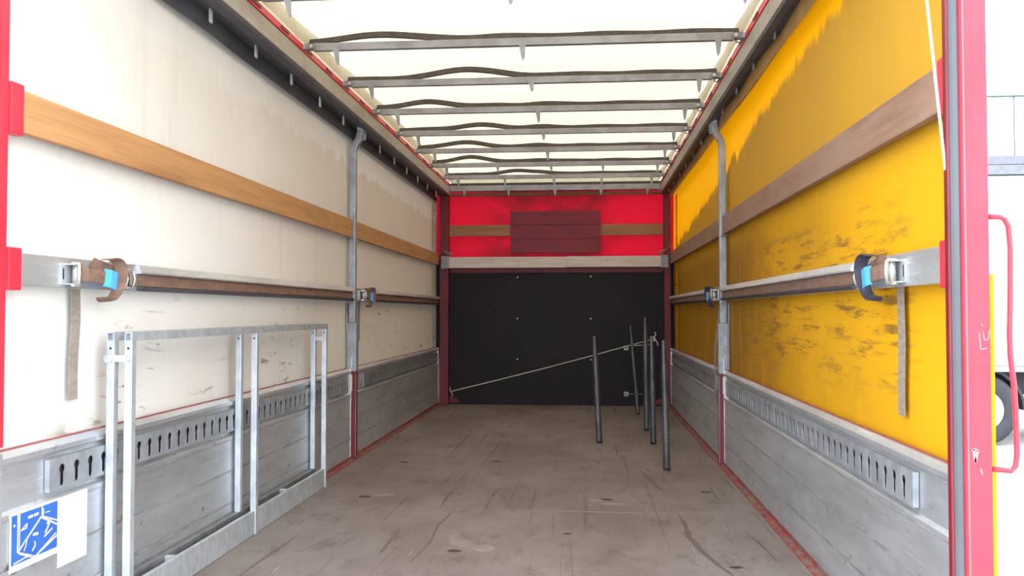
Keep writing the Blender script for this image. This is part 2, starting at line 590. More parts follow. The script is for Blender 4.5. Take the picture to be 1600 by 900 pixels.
xa, xb = XL + .125, XR - .105
m = MB().grid(lambda u, v: (xa + (xb - xa) * u, Y_REAR - .05 + (Y_FRONT + .1 - Y_REAR) * v, roof_z(xa + (xb - xa) * u, Y_REAR + 7.1 * v)), 24, 120)
roof = tag(m.build('ceiling', 'tarp_roof', origin=(0, Y_REAR, 2.475), sheet=True),
           'bright translucent cream tarpaulin roof over the bows', 'roof', kind='structure')
for s in (-1, 1):
    xe = xa if s < 0 else xb
    m = MB().grid(lambda u, v: (xe - s * (.004 + .003 * v + .0025 * math.sin(u * 60)), Y_REAR - .05 + 7.2 * u,
                                2.402 + (roof_z(xe, Y_REAR + 7.1 * u) - 2.402) * v - .002 * v), 120, 3)
    m.build('edge_skirt', 'tarp_skirt', roof, sheet=True)
    # outer closing strip down to the beam
    MB().grid(lambda u, v: (xe + s * .030, Y_REAR - .05 + 7.2 * u, 2.38 + (.10 * v)), 30, 1).build('edge_band', 'tarp_skirt', roof, sheet=True)
m = MB().grid(lambda u, v: (xa + (xb - xa) * u, Y_FRONT + .04, 2.38 + (roof_z(xa + (xb - xa) * u, Y_FRONT) - 2.38) * v), 12, 1)
m.build('front_skirt', 'tarp_skirt', roof, sheet=True)

# ------------------------------------------------------------------ top beams with runner rail, red slide rail, hangers, valance
for i, s in enumerate((-1, 1)):
    dd = .115 if s < 0 else .095
    t = thing('trim_%d' % (3 + i), (SX(s, .05), Y_REAR, 2.275),
              ('beige roof side beam with red rail above the white curtain', 'beige roof side beam with red rail above the yellow curtain')[i], 'beam', kind='structure')
    b = MB()
    b.prism([(SX(s, -.06), 2.275), (SX(s, dd), 2.275), (SX(s, dd), 2.365), (SX(s, -.06), 2.365)], 1, Y_REAR - .05, Y_FRONT)
    b.build('beam', 'beam_paint', t, bevel=.004)
    r = MB()
    r.prism([(SX(s, .055), 2.258), (SX(s, dd - .008), 2.262), (SX(s, dd - .008), 2.275), (SX(s, -.005), 2.275), (SX(s, -.005), 2.266), (SX(s, .055), 2.266)],
            1, Y_REAR, Y_FRONT - .05)
    r.build('runner_rail', 'rail_dark', t)
    r = MB().box(SX(s, dd - .03), SX(s, dd + .006), Y_REAR - .05, Y_FRONT, 2.366, 2.400)
    rr = r.build('slide_rail', 'red_paint', t, bevel=.003)
    y = 3.3
    while y < 9.2:                                       # small notches / clips on the slide rail
        MB().box(SX(s, dd + .002), SX(s, dd + .011), y, y + .10, 2.378, 2.392).build('slide_clip', 'red_dark', rr)
        y += .3665
    v = MB().grid(lambda u, q: (SX(s, (-.012 if s < 0 else .022) + .01 * mnoise.noise(Vector((u * 14, q, s * 2)))), Y_REAR + 6.95 * u,
                                (2.187 if s < 0 else 2.188) + q * (.10 if s < 0 else .085)), 60, 2)
    v.build('valance', 'slate_flap' if s < 0 else 'flap_yellow', t, sheet=True)
    y = 3.446
    while y < 9.2:
        h = MB()
        x = SX(s, .032 if s < 0 else .046)
        z0 = 2.212 if s < 0 else 2.235
        h.prism([(x - .004, 2.27), (x + .004, 2.27), (x + .004, z0), (x, z0 - .006), (x - .004, z0)], 1, y - .012, y + .012)
        h.build('hanger', 'galv' if s < 0 else 'galv_dark', t, bevel=.0015)
        y += .495

# ------------------------------------------------------------------ dropsides
def keyhole(cy, cz, n=8):
    """outline: round eye above, narrow slot below"""
    pts = []
    r1, r2, h = .0155, .0100, .029
    a0 = math.asin(r2 / r1)
    for k in range(n + 1):
        a = -math.pi / 2 + a0 + (2 * math.pi - 2 * a0) * k / n
        pts.append((cy + r1 * math.cos(a), cz + .013 + r1 * math.sin(a)))
    for k in range(5):
        a = math.pi + math.pi * k / 4
        pts.append((cy + r2 * math.cos(a), cz - h + r2 * math.sin(a)))
    return pts


def lashing_mesh(s, y0, y1, zc):
    """perforated rail: face sheet with real keyholes, folded top and bottom edges"""
    pitch = .0755
    n = int((y1 - y0 - .03) / pitch)
    off = ((y1 - y0) - n * pitch) / 2
    xf = SX(s, .006)
    bm = bmesh.new()
    za, zb = zc - .048, zc + .048

    def loop(pts):
        vs = [bm.verts.new((xf, p[0], p[1])) for p in pts]
        return [bm.edges.new((vs[i], vs[(i + 1) % len(vs)])) for i in range(len(vs))]
    for k in range(n):
        a, b = y0 + off + k * pitch, y0 + off + (k + 1) * pitch
        if k == 0:
            a = y0
        if k == n - 1:
            b = y1
        es = loop([(a, za), (b, za), (b, zb), (a, zb)]) + loop(keyhole(y0 + off + (k + .5) * pitch, zc))
        bmesh.ops.triangle_fill(bm, use_beauty=True, use_dissolve=False, edges=es)
    bmesh.ops.remove_doubles(bm, verts=bm.verts, dist=1e-5)
    vs = [tuple(v.co) for v in bm.verts]
    bm.verts.index_update()
    fs = [tuple(v.index for v in f.verts) for f in bm.faces]
    bm.free()
    m = MB().add(vs, fs)
    # depth of the holes and folded edges
    xb_ = SX(s, .0025)
    for k in range(n):
        kp = keyhole(y0 + off + (k + .5) * pitch, zc)
        q = len(kp)
        m.add([(xf, *p) for p in kp] + [(xb_, *p) for p in kp], [(i, (i + 1) % q, q + (i + 1) % q, q + i) for i in range(q)])
    for z in (za, zb):
        m.add([(xf, y0, z), (xf, y1, z), (SX(s, -.010), y1, z), (SX(s, -.010), y0, z)], [(0, 1, 2, 3)])
    for y in (y0, y1):
        m.add([(xf, y, za), (xf, y, zb), (SX(s, -.010), y, zb), (SX(s, -.010), y, za)], [(0, 1, 2, 3)])
    return m


def dropside(s, y0, y1, t0, t1, label):
    t = thing('dropside', (SX(s, 0), (y0 + y1) / 2, .012), label, 'dropside', 'aluminium dropsides')
    # extruded boards with recessed joints
    zs = [.014, .150, .292, .435]
    for a, b in zip(zs, zs[1:]):
        p = MB()
        p.prism([(SX(s, -.028), a + .0015), (SX(s, -.004), a + .0015), (SX(s, 0), a + .006), (SX(s, 0), b - .006), (SX(s, -.004), b - .0015), (SX(s, -.028), b - .0015)],
                1, y0 + .02, y1 - .02)
        p.build('board', 'alu', t)
        e = MB().box(SX(s, -.004), SX(s, .0022), y0 + .02, y1 - .02, b - .005, b + .0022)
        e.build('joint_bead', 'alu_edge', t)
    rc = MB()
    rc.prism([(SX(s, -.028), .435), (SX(s, .002), .437), (SX(s, .002), .447), (SX(s, -.012), .455), (SX(s, -.012), .583), (SX(s, -.028), .583)], 1, y0 + .02, y1 - .02)
    rc.build('recess_board', 'alu', t)
    tr = MB()
    tr.prism([(SX(s, -.028), .583), (SX(s, -.010), .583), (SX(s, .002), .588), (SX(s, .002), .603), (SX(s, -.005), .612), (SX(s, -.012), Z_DROP), (SX(s, -.028), Z_DROP)], 1, y0 + .02, y1 - .02)
    tr.build('top_rail', 'alu', t)
    for a, b in ((y0, y0 + .02), (y1 - .02, y1)):
        MB().box(SX(s, -.028), SX(s, .003), a, b, .012, Z_DROP).build('end_cap', 'alu', t, bevel=.002)
    l = lashing_mesh(s, t0, t1, .519)
    l.build('lashing_rail', 'galv_dark' if y0 > 5 else 'post_steel', t)
    MB().box(SX(s, -.0121), SX(s, -.0112), t0, t1, .472, .566).build('slot_shade', 'rail_dark', t)  # dark strip colours in the shade seen through the keyholes
    MB().box(SX(s, -.026), SX(s, -.020), y0 + .02, y1 - .02, Z_DROP, Z_DROP + .0045).build('red_gasket', 'gasket_red', t)
    return t


dl = dropside(-1, 2.217, Y_MID - .045, 2.44, 5.66, 'aluminium dropside below the white curtain carrying the blue sticker')
dlf = dropside(-1, Y_MID + .045, Y_FRONT - .1, 6.08, 9.16, 'dark aluminium dropside below the white curtain, beyond the centre post')
dr = dropside(1, 2.217, Y_MID - .065, 2.46, 5.62, 'aluminium dropside below the yellow curtain, nearest the open end')
drf = dropside(1, Y_MID + .025, Y_FRONT - .1, 6.05, 9.1, 'dark aluminium dropside below the yellow curtain, beyond the centre post')

# sticker with the diagram on the nearest left dropside
x0, x1 = SX(-1, .0023), SX(-1, .0034)


def stk(u, v):
    """u 0..1 along the blue sticker, v 0..1 up"""
    return 2.276 + .208 * u, .292 + .150 * v


sb = tag(MB().box(x0, x1, 2.270, 2.488, .284, .446).build('sticker', 'white_sticker', dl), 'blue and white pictogram sticker of a load space')
MB().box(x1, x1 + .0008, *[stk(.0, 0)[0], stk(1, 0)[0]], stk(0, .07)[1], stk(0, .985)[1]).build('blue_field', 'sticker_blue', sb)
tag(MB().box(x0, x1, 2.489, 2.640, .236, .444).build('white_patch', 'white_sticker', dl), 'blank white sticker patch')


def stroke(pts, w, name='diagram_line'):
    m = MB()
    for (ua, va), (ub, vb) in zip(pts, pts[1:]):
        a, b = Vector((*stk(ua, va), 0)), Vector((*stk(ub, vb), 0))
        d = (b - a).normalized()
        nrm = Vector((-d.y, d.x, 0)) * w / 2
        q = [a - nrm, b - nrm, b + nrm, a + nrm]
        xs = (x1 + .0008, x1 + .0014)
        vs = [(x, p.x, p.y) for x in xs for p in q]
        m.add(vs, [(0, 1, 2, 3), (7, 6, 5, 4), (0, 4, 5, 1), (1, 5, 6, 2), (2, 6, 7, 3), (3, 7, 4, 0)])
    return m.build(name, 'white_sticker', sb)


stroke([(.13, .98), (.13, .28), (.62, .78), (.99, .52)], .0045)
stroke([(.165, .98), (.165, .33)], .0018)
stroke([(.645, .985), (.645, .79), (.99, .60)], .0036)
stroke([(.675, .93), (.675, .80)], .0016)
stroke([(.13, .28), (.50, .07), (.99, .30)], .0042)
stroke([(.16, .24), (.46, .06)], .0018)
stroke([(.34, .86), (.44, .865)], .007, 'diagram_mark')
stroke([(.47, .865), (.56, .87)], .007, 'diagram_mark')
stroke([(.19, .66), (.32, .76), (.31, .68), (.19, .66)], .0026, 'diagram_mark')
stroke([(.04, .80), (.07, .80)], .006, 'diagram_mark')
stroke([(.26, .40), (.33, .50), (.30, .34), (.26, .26)], .002, 'diagram_mark')
stroke([(.45, .50), (.56, .49)], .007, 'diagram_mark')
stroke([(.49, .36), (.50, .28), (.44, .20)], .0045, 'diagram_mark')
stroke([(.72, .44), (.80, .58), (.84, .66)], .005, 'diagram_mark')
stroke([(.70, .38), (.78, .42), (.88, .48)], .0042, 'diagram_mark')
stroke([(.76, .60), (.80, .66)], .005, 'diagram_mark')
stroke([(.72, .84), (.82, .83)], .002, 'diagram_mark')
stroke([(.55, .10), (.75, .22), (.97, .36)], .003, 'diagram_mark')
stroke([(.05, .10), (.30, .13), (.45, .10)], .003, 'diagram_mark')

# ------------------------------------------------------------------ centre posts
for s, ym, lab in ((-1, 5.80, 'grey hinged centre post with red foot between the white curtain bays'),
                   (1, 5.78, 'grey hinged centre post with red foot between the yellow curtain bays')):
    t = thing('centre_post', (SX(s, 0), ym, 0), lab, 'post', 'centre posts')
    w = .03
    b = MB()
    b.box(SX(s, -.035), SX(s, .026), ym - w, ym + w, 0, .60)
    bo = b.build('foot', 'red_dark', t, bevel=.003)
    MB().tube([(SX(s, .0), ym - w - .001, .58), (SX(s, -.002), ym - w - .002, .44), (SX(s, .0), ym - w - .001, .33)], [.006, .006, .002], 6).build('scrape_groove', 'post_steel', bo)
    MB().box(SX(s, .0262), SX(s, .0282), ym - .026, ym - .020, .02, .59).build('edge_bead', 'alu_edge', bo)
    sl = MB()
    sl.box(SX(s, -.030), SX(s, .030), ym - .034, ym + .034, .60, .93)
    so = sl.build('sleeve', 'post_steel', t, bevel=.004)
    MB().box(SX(s, -.004), SX(s, .004), ym - .040, ym - .034, .60, .70).build('lock_pin', 'galv', so, bevel=.001)
    MB().box(SX(s, -.040), SX(s, -.030), ym - .036, ym + .02, .60, 1.06).build('side_channel', 'galv_dark', so, bevel=.002)
    tb = MB()
    tb.box(SX(s, -.026), SX(s, .018), ym - .024, ym + .024, .93, 2.10)
    tb.build('tube', 'post_steel', t, bevel=.005)
    # cranked hinge arm to the roof beam
    hd = MB()
    path = [(SX(s, -.004), ym, 2.09), (SX(s, .0), ym, 2.13), (SX(s, .034), ym, 2.19), (SX(s, .046), ym, 2.24), (SX(s, .046), ym, 2.285)]
    hd.ribbon(path, (0, .05, 0), .042)
    ho = hd.build('hinge_arm', 'post_steel', t, bevel=.005)
    MB().cyl((SX(s, .046), ym - .04, 2.262), (SX(s, .046), ym + .04, 2.262), .015, 10).build('hinge_pin', 'galv', ho)
    MB().box(SX(s, .02), SX(s, .075), ym + .030, ym + .040, 2.19, 2.30).build('hinge_plate', 'galv_dark', ho, bevel=.002)
    # socket plates that take the slats
    for z in (1.57, 1.125):
        MB().box(SX(s, -.032), SX(s, .012), ym - .075, ym + .075, z - .068, z - .063).build('socket', 'galv_dark', t)
    MB().box(SX(s, .004), SX(s, .007), ym - .075, ym - .040, .47, .58).build('pale_tag', 'white_sticker', t)

# ------------------------------------------------------------------ wooden slats
def slat(s, y0, y1, mat, label):
    ya, n = y0, 1
    m = MB().box(SX(s, -.022), SX(s, .003), y0, y1, 1.512, 1.632)
    return tag(m.build('wooden_slat', mat, origin=(SX(s, -.01), (y0 + y1) / 2, 1.512), bevel=.003), label, 'slat', 'wooden slats')


slat(-1, 2.302, 5.77, 'wood_left', 'long orange-brown wooden slat across the white curtain, nearest the open end')
slat(-1, 5.83, 9.24, 'wood_left', 'brown wooden slat across the white curtain beyond the centre post')
slat(1, 2.27, 5.75, 'wood_right', 'long dusty brown wooden slat across the yellow curtain, nearest the open end')
slat(1, 5.81, 9.24, 'wood_right', 'dusty brown wooden slat across the yellow curtain beyond the centre post')

# ------------------------------------------------------------------ strap battens and ratchet straps
def batten(s, y0, y1, ylip, label):
    t = thing('strap_batten', (SX(s, -.01), (y0 + y1) / 2, 1.078), label, 'batten', 'aluminium strap battens')
    MB().box(SX(s, -.024), SX(s, .002), y0, y1, 1.078, 1.172).build('plate', 'alu', t, bevel=.002)
    m = MB()
    m.prism([(SX(s, .002), 1.172), (SX(s, .010), 1.168), (SX(s, .020), 1.146), (SX(s, .020), 1.140), (SX(s, .002), 1.140)], 1, ylip, y1)
    m.build('upper_lip', 'alu', t)
    m = MB()
    m.prism([(SX(s, .002), 1.094), (SX(s, .020), 1.094), (SX(s, .020), 1.089), (SX(s, .008), 1.079), (SX(s, .002), 1.079)], 1, ylip, y1)
    m.build('lower_lip', 'rail_dark', t)
    return t


def ratchet_strap(s, yr, yend, ztail, label, loopcol, big=True):
    """yr: y of the ratchet's near end"""
    t = thing('ratchet_strap', (SX(s, .01), yr, 1.1), label, 'strap', 'ratchet straps')
    X = lambda d: SX(s, d)
    W = lambda q: yr + (q * .72 if q < .235 else .169 + (q - .235) * 1.14)
    # long webbing lying in the batten
    MB().box(X(.004), X(.008), W(.43), yend, 1.097, 1.138).build('webbing', 'strap_brown', t)
    wb = MB()
    wb.ribbon([(X(.010), W(.46), 1.118), (X(.020), W(.42), 1.118), (X(.024), W(.405), 1.118)], (0, 0, .040), .003)
    wb.build('webbing_end', 'strap_tail', t)
    # wire buckle: two upright bars and cross bars
    bk = MB()
    for dy in (.385, .425):
        bk.tube([(X(.020), W(dy), 1.085), (X(.028), W(dy), 1.118), (X(.020), W(dy), 1.150)], .0042, 8)
    for z in (1.087, 1.149):
        bk.tube([(X(.020), W(.385), z), (X(.020), W(.425), z)], .0038, 8)
    bk.build('buckle', 'chrome', t)
    # short webbing, slanting from buckle to ratchet
    m = MB()
    m.ribbon([(X(.018), W(.39), 1.118), (X(.012), W(.34), 1.132), (X(.010), W(.27), 1.150), (X(.006), W(.22), 1.165)],
             [(0, .006, .042), (0, .012, .042), (0, .02, .038), (0, .03, .030)], .003)
    m.build('slanting_webbing', 'strap_brown', t)
    # drooping loop of loose webbing
    m = MB()
    pts, wd = [], []
    for k in range(15):
        a = math.radians(110 - 235 * k / 14)
        pts.append((X(.030 + .012 * math.sin(k * .4)), W(.285) + .056 * math.cos(a), 1.110 + .070 * math.sin(a)))
        wd.append((-s * .036, .016, .004))
    m.ribbon(pts, wd, .003)
    m.build('loose_loop', loopcol, t)
    # wound webbing pad and blue label
    m = MB()
    m.ribbon([(X(.034), W(.075), 1.122), (X(.044), W(.10), 1.121), (X(.046), W(.17), 1.118), (X(.042), W(.235), 1.114)], (0, .002, .042), .010)
    m.build('wound_webbing', 'strap_brown', t)
    m = MB()
    m.ribbon([(X(.044), W(.228), 1.116), (X(.052), W(.255), 1.112), (X(.050), W(.285), 1.106), (X(.036), W(.312), 1.100)], (0, .012, .056), .005)
    m.build('blue_label', 'label_blue', t)
    # ratchet: side cheeks, spindle, handle yoke, base plate with hook slot
    for z in (1.150, 1.090):
        rb = MB().prism([(W(.02), .004), (W(.02), .03), (W(.05), .042), (W(.09), .036), (W(.13), .012), (W(.13), .004)], 2, z - .0015, z + .0015)
        rb.v = [(X(q[1]), q[0], q[2]) for q in rb.v]
        rb = rb.build('ratchet_cheek', 'ratchet_zinc', t)
    MB().cyl((X(.028), W(.055), 1.082), (X(.028), W(.055), 1.158), .0115, 12).build('spindle', 'ratchet_zinc', rb)
    for k, z in enumerate((1.086, 1.154)):
        n = 16
        w = MB()
        w.v, w.f = [], []
        prof = [((.016 if j % 2 else .0125) * math.cos(2 * math.pi * j / n), (.016 if j % 2 else .0125) * math.sin(2 * math.pi * j / n)) for j in range(n)]
        vs = [(X(.028 + a), W(.055) + b, z + dz) for dz in (-.002, .002) for a, b in prof]
        w.add(vs, [(j, (j + 1) % n, n + (j + 1) % n, n + j) for j in range(n)] + [tuple(range(n))[::-1], tuple(range(n, 2 * n))])
        w.build('ratchet_wheel', 'chrome', rb)
    h = MB()
    h.tube([(X(.03), W(.06), 1.086), (X(.046), W(.035), 1.090), (X(.05), W(.028), 1.118), (X(.046), W(.035), 1.148), (X(.03), W(.06), 1.152)], .0055, 8)
    h.build('handle', 'ratchet_zinc', t)
    pl = MB()
    pl.box(X(.002), X(.007), yr - .004, W(.10), 1.088, 1.154)
    pl.build('base_plate', 'galv', t, bevel=.002)
    MB().box(X(.0071), X(.0082), W(.006), W(.013), 1.104, 1.138).build('hook_slot', 'dark_hole', t)
    # hanging tail
    m = MB()
    y = yr + .130
    n = 12
    pts = [(X(-.029 + (.040 * min(1, k / 6) if ztail < .6 else .0)), y - (.012 if s < 0 else -.004) * (k / n) ** 2 + .003 * math.sin(k * .7 + s), 1.09 - (1.09 - ztail) * k / n) for k in range(n + 1)]
    m.ribbon(pts, (0, .048, 0), .0035)
    m.build('hanging_tail', 'strap_tail', t)
    return t


batten(-1, 2.302, 5.765, 2.93, 'aluminium strap batten across the white curtain, nearest the open end')
batten(-1, 5.835, 9.24, 6.40, 'dark strap batten across the white curtain beyond the centre post')
batten(1, 2.27, 5.75, 2.95, 'aluminium strap batten across the yellow curtain, nearest the open end')
batten(1, 5.815, 9.24, 6.40, 'dark strap batten across the yellow curtain beyond the centre post')
ratchet_strap(-1, 2.485, 5.74, .728, 'brown ratchet strap with blue label on the white curtain side', 'strap_brown')
ratchet_strap(-1, 5.93, 9.22, .80, 'dark ratchet strap beyond the centre post on the white curtain side', 'strap_brown')
ratchet_strap(1, 2.500, 5.73, .701, 'brown ratchet strap with blue label and navy loop on the yellow curtain side', 'strap_navy')
ratchet_strap(1, 5.92, 9.22, .40, 'dark ratchet strap with long tail beyond the centre post on the yellow side', 'strap_navy')

# ------------------------------------------------------------------ rear corner posts
t = thing('corner_post', (XL, 2.24, -.1), 'red rear corner post beside the white curtain', 'post', 'rear corner posts')
MB().box(XL - .12, XL - .002, 2.06, 2.212, -.15, 2.6).build('column', 'red_paint', t, bevel=.006)
MB().box(XL - .05, XL - .002, 2.2125, 2.246, .635, 2.6).build('edge_flange', 'red_paint', t, bevel=.002)
MB().box(XL - .0015, XL + .004, 2.10, 2.205, -.10, .60).build('foot_plate', 'alu', t, bevel=.002)
for z0, z1 in ((1.50, 1.645), (1.066, 1.185)):
    MB().box(XL - .022, XL + .006, 2.247, 2.300, z0, z1).build('slat_socket', 'red_paint', t, bevel=.003)

t = thing('corner_post', (XR + .05, 2.2, -.1), 'red rear corner post with grab handle beside the yellow curtain', 'post', 'rear corner posts')
co = MB().prism([(XR + .019, 2.215), (XR + .019, 2.196), (XR + .024, 2.190), (XR + .0835, 2.190), (XR + .0835, 2.30), (XR + .045, 2.30), (XR + .045, 2.215)], 2, -.15, 2.6).build('column', 'red_paint', t, bevel=.003)
MB().box(XR - .012, XR - .005, 2.194, 2.214, -.15, 2.6).build('inner_flange', 'red_dark', t, bevel=.002)
MB().box(XR + .001, XR + .045, 2.2155, 2.232, .635, 2.6).build('edge_flange', 'red_paint', t, bevel=.002)
MB().prism([(XR - .0045, 2.196), (XR + .002, 2.190), (XR + .013, 2.190), (XR + .0185, 2.196), (XR + .0185, 2.213), (XR - .0045, 2.213)], 2, -.15, 2.6).build('rubber_seal', 'rubber', t, bevel=.003)
MB().box(XR + .0255, XR + .0295, 2.1886, 2.1905, -.15, 2.6).build('pale_edge', 'edge_pink', t)
for z0, z1 in ((1.50, 1.645), (1.066, 1.185)):
    MB().box(XR - .004, XR + .02, 2.2325, 2.268, z0, z1).build('slat_socket', 'red_paint', t, bevel=.003)
MB().box(XR + .086, XR + .119, 2.25, 2.34, -.15, 1.10).build('curtain_edge', 'tarp_yellow', t)
hp = [(XR + 0.087, 2.20, 1.238), (XR + 0.112, 2.20, 1.238), (XR + 0.124, 2.20, 1.232), (XR + 0.133, 2.20, 1.215), (XR + 0.137, 2.20, 1.16),
      (XR + 0.135, 2.20, 1.04), (XR + 0.132, 2.20, .95), (XR + 0.133, 2.20, .90), (XR + 0.140, 2.20, .83), (XR + 0.144, 2.20, .74), (XR + 0.145, 2.20, .66),
      (XR + 0.141, 2.20, .632), (XR + 0.130, 2.20, .620), (XR + 0.087, 2.20, .624)]
MB().tube(hp, .0065, 8).build('grab_handle', 'red_paint', t)


def scratch(pts, w=.0020):
    m = MB()
    for (xa_, za_), (xb_, zb_) in zip(pts, pts[1:]):
        d = Vector((xb_ - xa_, zb_ - za_)).normalized()
        nx, nz = -d.y * w / 2, d.x * w / 2
        q = [(xa_ - nx, za_ - nz), (xb_ - nx, zb_ - nz), (xb_ + nx, zb_ + nz), (xa_ + nx, za_ + nz)]
        vs = [(x, y, z) for y in (2.1905, 2.1893) for x, z in q]
        m.add(vs, [(0, 1, 2, 3), (7, 6, 5, 4), (0, 4, 5, 1), (1, 5, 6, 2), (2, 6, 7, 3), (3, 7, 4, 0)])
    return m.build('scratched_mark', 'scratch_pale', co)


zz = lambda v: 1.064 - (v - 450) * .001563
xx = lambda v: 1.248 + (v - 1503) * .001489
scratch([(xx(1529), zz(520)), (xx(1531), zz(546)), (xx(1540), zz(544))])
scratch([(xx(1535), zz(519)), (xx(1537), zz(531)), (xx(1543), zz(530)), (xx(1545), zz(515))])
scratch([(xx(1532), zz(505)), (xx(1535), zz(510))])
scratch([(xx(1517), zz(700)), (xx(1524), zz(702)), (xx(1520), zz(720)), (xx(1517), zz(700))], .006)
scratch([(xx(1528), zz(730)), (xx(1531), zz(740))], .003)

# white rope hanging beside the right rear post
m = MB()
pts = []
for k in range(14):
    u = k / 13
    pts.append((1.155 + .064 * u, 2.205, 2.05 - .695 * u - .0 * u))
m.tube(pts, .0036, 8)
tag(m.build('rope', 'rope_white', origin=(1.19, 2.205, 1.36)), 'thin white rope hanging beside the red rear post', 'rope')

# ------------------------------------------------------------------ front wall (bulkhead)
fw = tag(MB().box(XL - .07, XR + .07, Y_FRONT, Y_FRONT + .05, -.05, 1.56).build('wall_back', 'bulkhead', origin=(0, Y_FRONT, 0), bevel=.002),
         'near-black boarded bulkhead at the far end with red tarpaulin above', 'wall', kind='structure')
m = MB().grid(lambda u, v: (XL - .07 + 2.62 * u, Y_FRONT + .03 + .008 * mnoise.noise(Vector((u * 5, v * 3, 4))), 1.55 + .80 * v), 30, 12)
tag(m.build('upper_tarp', 'tarp_red', fw, sheet=True), 'bright red backlit tarpaulin')
MB().box(-1.15, 1.18, Y_FRONT - .012, Y_FRONT, 0, .02).build('foot_strip', 'bulkhead', fw)
MB().box(-1.17, 1.19, Y_FRONT - .010, Y_FRONT, 1.43, 1.48).build('upper_strip', 'red_dark', fw)
MB().box(-1.15, 1.18, Y_FRONT - .005, Y_FRONT + .02, 2.268, 2.30).build('brown_strip', 'wood_front', fw)
# corner gusset, rivets
for sx, xg in ((1, -1.15), (-1, 1.17)):
    MB().prism([(xg, .0), (xg + sx * .14, 0), (xg + sx * .10, .05), (xg, .10)], 1, Y_FRONT - .008, Y_FRONT).build('gusset', 'red_dark', fw)
for px, pz in ((-.405, .932), (.39, .932), (-.405, .49), (.39, .49), (-.40, 1.38), (.39, 1.385)):
    MB().cyl((px, Y_FRONT, pz), (px, Y_FRONT - .006, pz), .0075, 8).build('rivet', 'screw', fw)
for xg, lab in (((-1.24, -1.145), 'dark red front corner post beside the white curtain'), ((1.165, 1.235), 'dark red front corner post beside the yellow curtain')):
    tag(MB().box(xg[0], xg[1], Y_FRONT - .10, Y_FRONT - .001, 0, 2.30).build('front_post', 'red_dark', origin=(xg[0], Y_FRONT, 0), bevel=.004), lab, 'post', 'front corner posts')

# header beam with five teeth
def tooth(x, y, z, L, nm, par, lean=0.0):
    m = MB()
    w = .0145
    m.prism([(x - w * 1.5, z), (x + w * 1.5, z), (x + w + lean * .3, z - L * .35), (x + w * .7 + lean * .8, z - L * .8), (x + lean, z - L), (x - w * .5 + lean * .8, z - L * .8), (x - w + lean * .3, z - L * .35)],
            1, y - .003, y + .003)
    return m.build(nm, 'bow_steel', par)


t = thing('trim_5', (0, Y_FRONT - .06, 2.30), 'grey roof header beam above the red tarpaulin at the far end', 'beam', kind='structure')
MB().box(-1.135, 1.135, Y_FRONT - .10, Y_FRONT - .02, 2.31, 2.37).build('beam', 'bow_steel', t, bevel=.004)
MB().box(-1.135, 1.135, Y_FRONT - .08, Y_FRONT + .03, 2.371, 2.40).build('beam_cap', 'webbing_dark', t, bevel=.004)
for x in (-.97, -.49, .01, .50, .99):
    tooth(x, Y_FRONT - .105, 2.325, .075, 'hook', t)

# brown slat and red board panel at the far end
tag(MB().box(-1.150, 1.170, Y_FRONT - .03, Y_FRONT - .008, 1.828, 1.948).build('wooden_slat', 'wood_front', origin=(0, Y_FRONT - .02, 1.828), bevel=.003),
    'brown wooden slat crossing the red tarpaulin at the far end', 'slat', 'wooden slats')
t = thing('board_panel', (.01, Y_FRONT - .045, 1.638), 'dark red planked board panel centred on the far red tarpaulin', 'panel')
for a, b in ((1.638, 1.788), (1.791, 1.938), (1.941, 2.092)):
    MB().box(-.474, .494, Y_FRONT - .056 - .004 * random.random(), Y_FRONT - .032, a, b).build('plank', 'red_board', t, bevel=.002)
# weathered crossbeam
t = thing('crossbeam', (0, Y_FRONT - .13, 1.475), 'weathered grey-white board beam across the bulkhead', 'beam')
for a, b, z in ((-1.205, .136, 0), (.137, 1.195, .004)):
    MB().box(a, b, Y_FRONT - .15, Y_FRONT - .112, 1.476 + z, 1.592 + z).build('board', 'grey_board', t, bevel=.003)
for a, b in ((-1.215, -1.13), (1.13, 1.205)):
    br = MB().box(a, b, Y_FRONT - .158, Y_FRONT - .10, 1.470, 1.604).build('end_shoe', 'galv_dark', t, bevel=.003)
    xm = (a + b) / 2
    sg = 1 if xm > 0 else -1
    w = MB()
    for k in range(4):
        w.tube([(xm - sg * .05, Y_FRONT - .13, 1.60), (xm - sg * (.07 - .02 * k), Y_FRONT - .14, 1.635 + .01 * (k % 2)), (xm + sg * (.03 * k - .02), Y_FRONT - .13, 1.64 + .022 * k)], .004, 5)
    w.build('wire_twist', 'galv_dark', br)

# two small wall latches and the diagonal cord
for z, lab in ((.618, 'small pale square latch on the bulkhead near the cord'), (.125, 'small pale square latch low on the bulkhead behind the poles')):
    t = thing('wall_latch', (.765, Y_FRONT, z), lab, 'latch', 'bulkhead latches')
    x = .765
    fm = MB()
    for a in ((-.022, -.016, -.022, .022), (.016, .022, -.022, .022), (-.016, .016, -.022, -.016), (-.016, .016, .016, .022)):
        fm.box(x + a[0], x + a[1], Y_FRONT - .010, Y_FRONT - .001, z + a[2], z + a[3])
    fm.build('frame', 'screw', t)
    MB().box(x - .012, x + .012, Y_FRONT - .008, Y_FRONT - .001, z - .012, z + .012).build('keeper', 'galv_dark', t)
    if z > .5:
        MB().tube([(x + .02, Y_FRONT - .01, z + .02), (x + .25, Y_FRONT - .012, z + .035)], .005, 6).build('rod', 'screw', t)
    else:
        MB().tube([(x + .02, Y_FRONT - .01, z), (x + .25, Y_FRONT - .012, z)], .005, 6).build('rod', 'galv_dark', t)
t = thing('cord', (-.05, Y_FRONT - .04, .4), 'thin pale cord strung diagonally across the dark bulkhead', 'cord')
A_, B_ = Vector((-1.127, Y_FRONT - .04, .140)), Vector((1.050, Y_FRONT - .04, .715))
